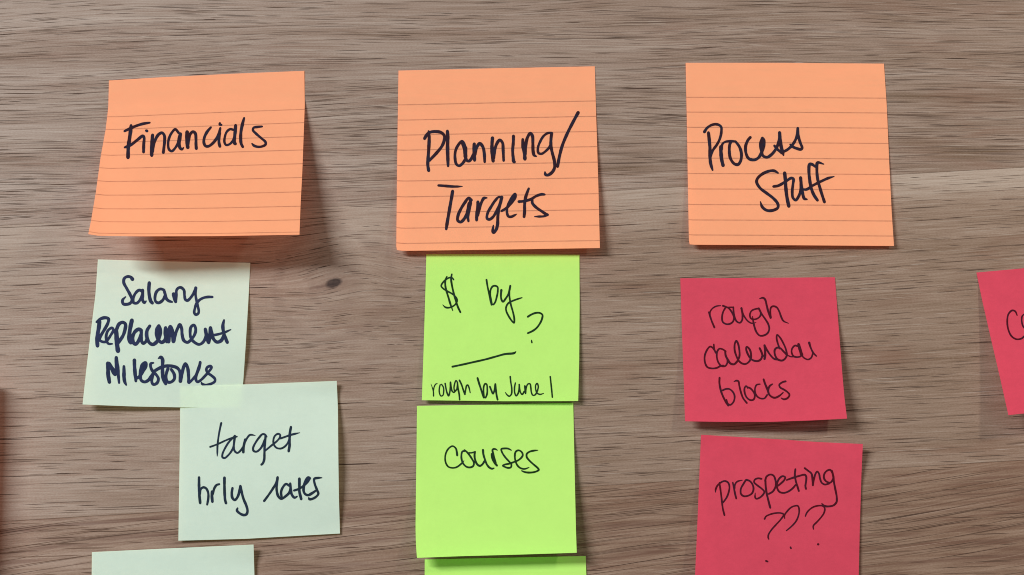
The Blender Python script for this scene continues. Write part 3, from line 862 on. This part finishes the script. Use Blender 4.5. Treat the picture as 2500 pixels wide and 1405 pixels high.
# ---- rough calendar blocks
shJ = Sheet([(1661, 680), (1664, 780), (1669, 920), (1672.5, 1029)], [(2038.5, 677.5), (2046, 780), (2057, 920), (2062, 975), (2068, 1022.5)],
            [(1661, 680), (1850, 679), (2038.5, 677.5)], [(1672.5, 1029), (1760, 1030.5), (1880, 1030.5), (1980, 1027), (2068, 1022.5)],
            lift2(prof(6.5, .14, 1.4), prof(10.5, .14, 1.35)))
nJ = sticky('red', shJ, "red note reading rough calendar blocks, below the Process Stuff note", G_R)
write(nJ, shJ, 'red', (1700, 720, 7.806), [
 S(34, (238,332,28),(265,420),(300,520),(345,625)), S(28, (262,420),(262,330),(310,260),(380,220),(465,208,16)),
 S(33, (508,212,40),(560,230),(620,260),(680,340),(715,430),(700,510),(640,555),(570,560),(505,520),(490,430),(510,330),(550,255)),
 S(29, (580,245),(640,240),(705,240)),
 S(33, (705,238),(710,320),(730,430),(770,510),(830,535),(870,490),(880,400),(860,255,40)),
 S(28, (858,258,40),(890,360),(930,440),(990,510),(1060,545),(1138,530,12)),
 S(31, (1190,262),(1120,275),(1050,310),(1020,390),(1040,450),(1100,470),(1170,450),(1220,400),(1230,340)),
 S(34, (1190,258),(1240,360),(1310,460),(1370,560),(1390,650),(1360,730),(1290,775),(1210,780),(1150,720),(1110,620),(1085,510),(1070,410,12)),
 S(36, (1205,75,16),(1270,60),(1310,90),(1340,200),(1370,320),(1415,445)),
 S(33, (1420,440),(1410,330),(1420,250),(1460,220),(1530,240),(1580,320),(1620,430),(1660,500),(1755,545,14)),
], 34, "word rough in black marker")
write(nJ, shJ, 'red', (1700, 720, 7.806), [
 S(32, (333,948),(340,1030),(370,1108)),
 S(34, (340,1050),(310,1010),(260,990),(200,1060),(160,1170),(165,1290),(210,1380),(300,1405),(390,1395),(460,1360),(520,1350)),
 S(33, (560,1080),(500,1040),(440,1030),(400,1080),(390,1180),(420,1290),(480,1360),(550,1360),(590,1300),(595,1220)),
 S(40, (550,1078,36),(560,1160),(600,1240),(650,1310),(720,1325),(780,1270)),
 S(35, (780,1270),(820,1180),(820,1060),(790,920),(762,880),(735,930),(730,1050),(760,1160),(810,1260),(870,1310),(940,1320),(1010,1270),(1045,1190)),
 S(37, (1045,1190),(1035,1090),(1000,1020),(960,995),(950,1040),(980,1130),(1030,1210),(1080,1250),(1170,1265),(1230,1230),(1260,1160)),
 S(40, (1207,1020),(1240,1090),(1265,1170)), S(42, (1300,965),(1310,1060),(1310,1150),(1300,1225)), S(34, (1300,965),(1350,1060),(1410,1150),(1480,1220),(1560,1240)),
 S(36, (1720,1140),(1660,1080),(1600,1020),(1540,1010),(1495,1050),(1500,1150),(1550,1230),(1630,1255),(1690,1220),(1725,1160)),
 S(32, (1590,1030),(1550,920),(1530,820),(1540,765),(1590,810),(1650,910),(1700,1020),(1730,1140)),
 S(24, (1740,1155),(1800,1180),(1880,1180)),
 S(33, (1930,980),(1880,970),(1830,1020),(1815,1090),(1850,1170),(1920,1190),(1980,1180)),
 S(58, (1948,945,48),(1975,1040),(2010,1155)),
 S(30, (2010,1160),(2060,1210),(2130,1235),(2190,1200),(2220,1120)), S(34, (2150,915,44),(2180,1010),(2230,1110),(2288,1170,26)),
], 34, "word calendar in black marker")
write(nJ, shJ, 'red', (1700, 830, 7.806), [
 S(37, (443,725),(440,820),(460,940),(500,1060),(560,1180),(608,1255)), S(33, (500,965),(560,940),(630,940),(700,1000),(730,1080),(710,1180),(650,1240),(600,1220),(575,1140,24)),
 S(34, (715,800,12),(760,780),(800,790),(820,880),(850,1000),(890,1110),(962,1205)),
 S(33, (980,920),(950,882,30),(920,920),(920,1000),(960,1100),(1030,1150),(1090,1140),(1115,1060),(1080,980),(1020,920),(970,905)),
 S(31, (1215,845,22),(1150,860),(1120,920),(1120,1000),(1160,1080),(1230,1120),(1300,1115),(1350,1050)),
 S(39, (1282,755),(1310,840),(1360,960),(1380,1030)), S(36, (1450,845,28),(1400,880),(1370,950),(1380,1030),(1440,1090),(1500,1105),(1580,1070),(1655,1005,22)),
 S(34, (1702,792),(1640,810),(1580,860),(1600,910),(1670,950),(1740,1000),(1775,1050),(1740,1110),(1670,1135),(1615,1110,20)),
], 34, "word blocks in black marker")

# ---- prospeting ???
shK = Sheet([(1711.5, 1062), (1708, 1150), (1703, 1270), (1697, 1405), (1690, 1450)],
            [(2106.5, 1084.5), (2103, 1160), (2099, 1290), (2096.5, 1405), (2095, 1468)],
            [(1711.5, 1062), (1900, 1073), (2000, 1080), (2106.5, 1084.5)], None,
            lift2(prof(9, .1, 1.2), lambda t: .4 + 1.2 * t, extra=lambda u, t: 5.0 * np.clip(1 - t / .3, 0, 1) ** 1.5 * u ** 4))
nK = sticky('red', shK, "red note reading prospeting and three question marks, bottom right", G_R)
write(nK, shK, 'red', (1730, 1130, 7.576), [
 S(32, (128,550,14),(130,500),(160,430),(230,365),(300,340),(360,370),(385,440),(370,550),(330,650),(265,740)), S(32, (200,368,26),(215,470),(235,620),(250,760),(265,860),(293,972)),
 S(33, (447,368,28),(470,480),(490,580),(512,665)), S(30, (480,480),(490,400),(530,350),(622,325,16)),
 S(33, (690,320),(640,400),(595,490),(600,580),(650,620),(720,615),(800,570),(830,490),(810,400),(760,340),(700,318)),
 S(32, (978,300),(920,290),(860,310),(840,360),(900,420),(980,480),(1030,540),(1000,600),(940,650),(880,668),(860,640),(862,560,12)),
 S(36, (1050,330),(1055,430),(1070,550),(1100,680),(1140,835)), S(33, (1045,340),(1070,260),(1140,220),(1200,240),(1235,320),(1240,430),(1190,530),(1110,580)),
 S(33, (1250,450),(1330,390),(1400,320),(1415,270),(1370,250),(1310,290),(1270,370),(1265,460),(1310,540),(1390,560),(1480,530),(1560,470),(1610,410)),
 S(34, (1605,120),(1595,220),(1610,330),(1640,430),(1668,525)), S(34, (1442,322,30),(1530,290),(1660,250),(1780,225),(1805,260),(1800,360),(1790,430),(1800,485)),
 S(34, (1777,102),(1840,150),(1900,200),(1920,300),(1928,420)), S(33, (1928,420),(1950,300),(1980,200),(2010,165),(2040,200),(2060,290),(2090,370),(2150,405),(2230,385)),
 S(34, (2290,190),(2250,135),(2190,150),(2140,210),(2135,290),(2180,350),(2250,370),(2300,310),(2310,250)),
 S(36, (2280,150),(2305,250),(2320,370),(2345,500),(2370,640),(2365,730),(2310,790),(2220,810),(2140,800),(2095,760,24)),
], 34, "word prospeting in black marker")
for q in ([S(29, (345,425,34),(370,380),(440,345),(540,320),(640,320),(690,345),(640,430),(550,530),(470,620),(415,710),(410,760),(420,790,22)), S(32, (370,1183),(400,1195))],
          [S(29, (708,418,18),(705,360),(750,290),(820,220),(890,190),(945,190),(970,260),(955,370),(910,470),(830,560),(738,637,20)), S(32, (812,935),(822,957))],
          [S(29, (1080,378,20),(1110,310),(1190,230),(1290,190),(1390,190),(1430,230),(1420,310),(1370,390),(1290,480),(1225,550),(1227,610,22)), S(40, (1311,883),(1314,884))]):
    write(nK, shK, 'red', (1820, 1210, 7.395), q, 30, "question mark in black marker")

# ---- red note at the right edge
shL = Sheet([(2384, 666), (2399, 738), (2420, 830), (2441, 920), (2462, 1014)],
            [(2764, 634), (2790, 760), (2826, 880), (2852, 985)],
            [(2384, 666), (2500, 655.5), (2764, 634)], [(2462, 1014), (2500, 1010), (2852, 985)],
            lift2(prof(17, .04, 1.15), prof(12, .1, 1.2)))
nL = sticky('red', shL, "tilted red note cut by the right edge, only its first letters showing", G_R)
write(nL, shL, 'red', (2350, 630, 3.347), [
 S(14, (446,470,10),(430,437),(405,430),(375,460),(365,520),(375,590),(400,640),(440,665),(480,660),(508,638)),
 S(13, (502,460,8),(486,480),(484,520),(495,560),(515,582)),
], 14, "start of a word in black marker")

# ---- orange note just past the left edge; its shadow falls into the picture
shM = Sheet([(-560, 905), (-575, 1150), (-590, 1400)], [(-52, 902), (-56, 1060), (-66, 1240), (-80, 1400)],
            None, None, lift2(lambda t: .3 + 6 * t, lambda t: 17 + 3 * t, extra=None))
shM.lift = lambda u, t: .3 + (17 + 2 * t) * np.clip((u - .35) / .65, 0, 1) ** 1.5 + 5 * t * (1 - u)
nM = sticky('orange', shM, "orange ruled note past the left edge, its shadow falling across the boards", G_O, rC)
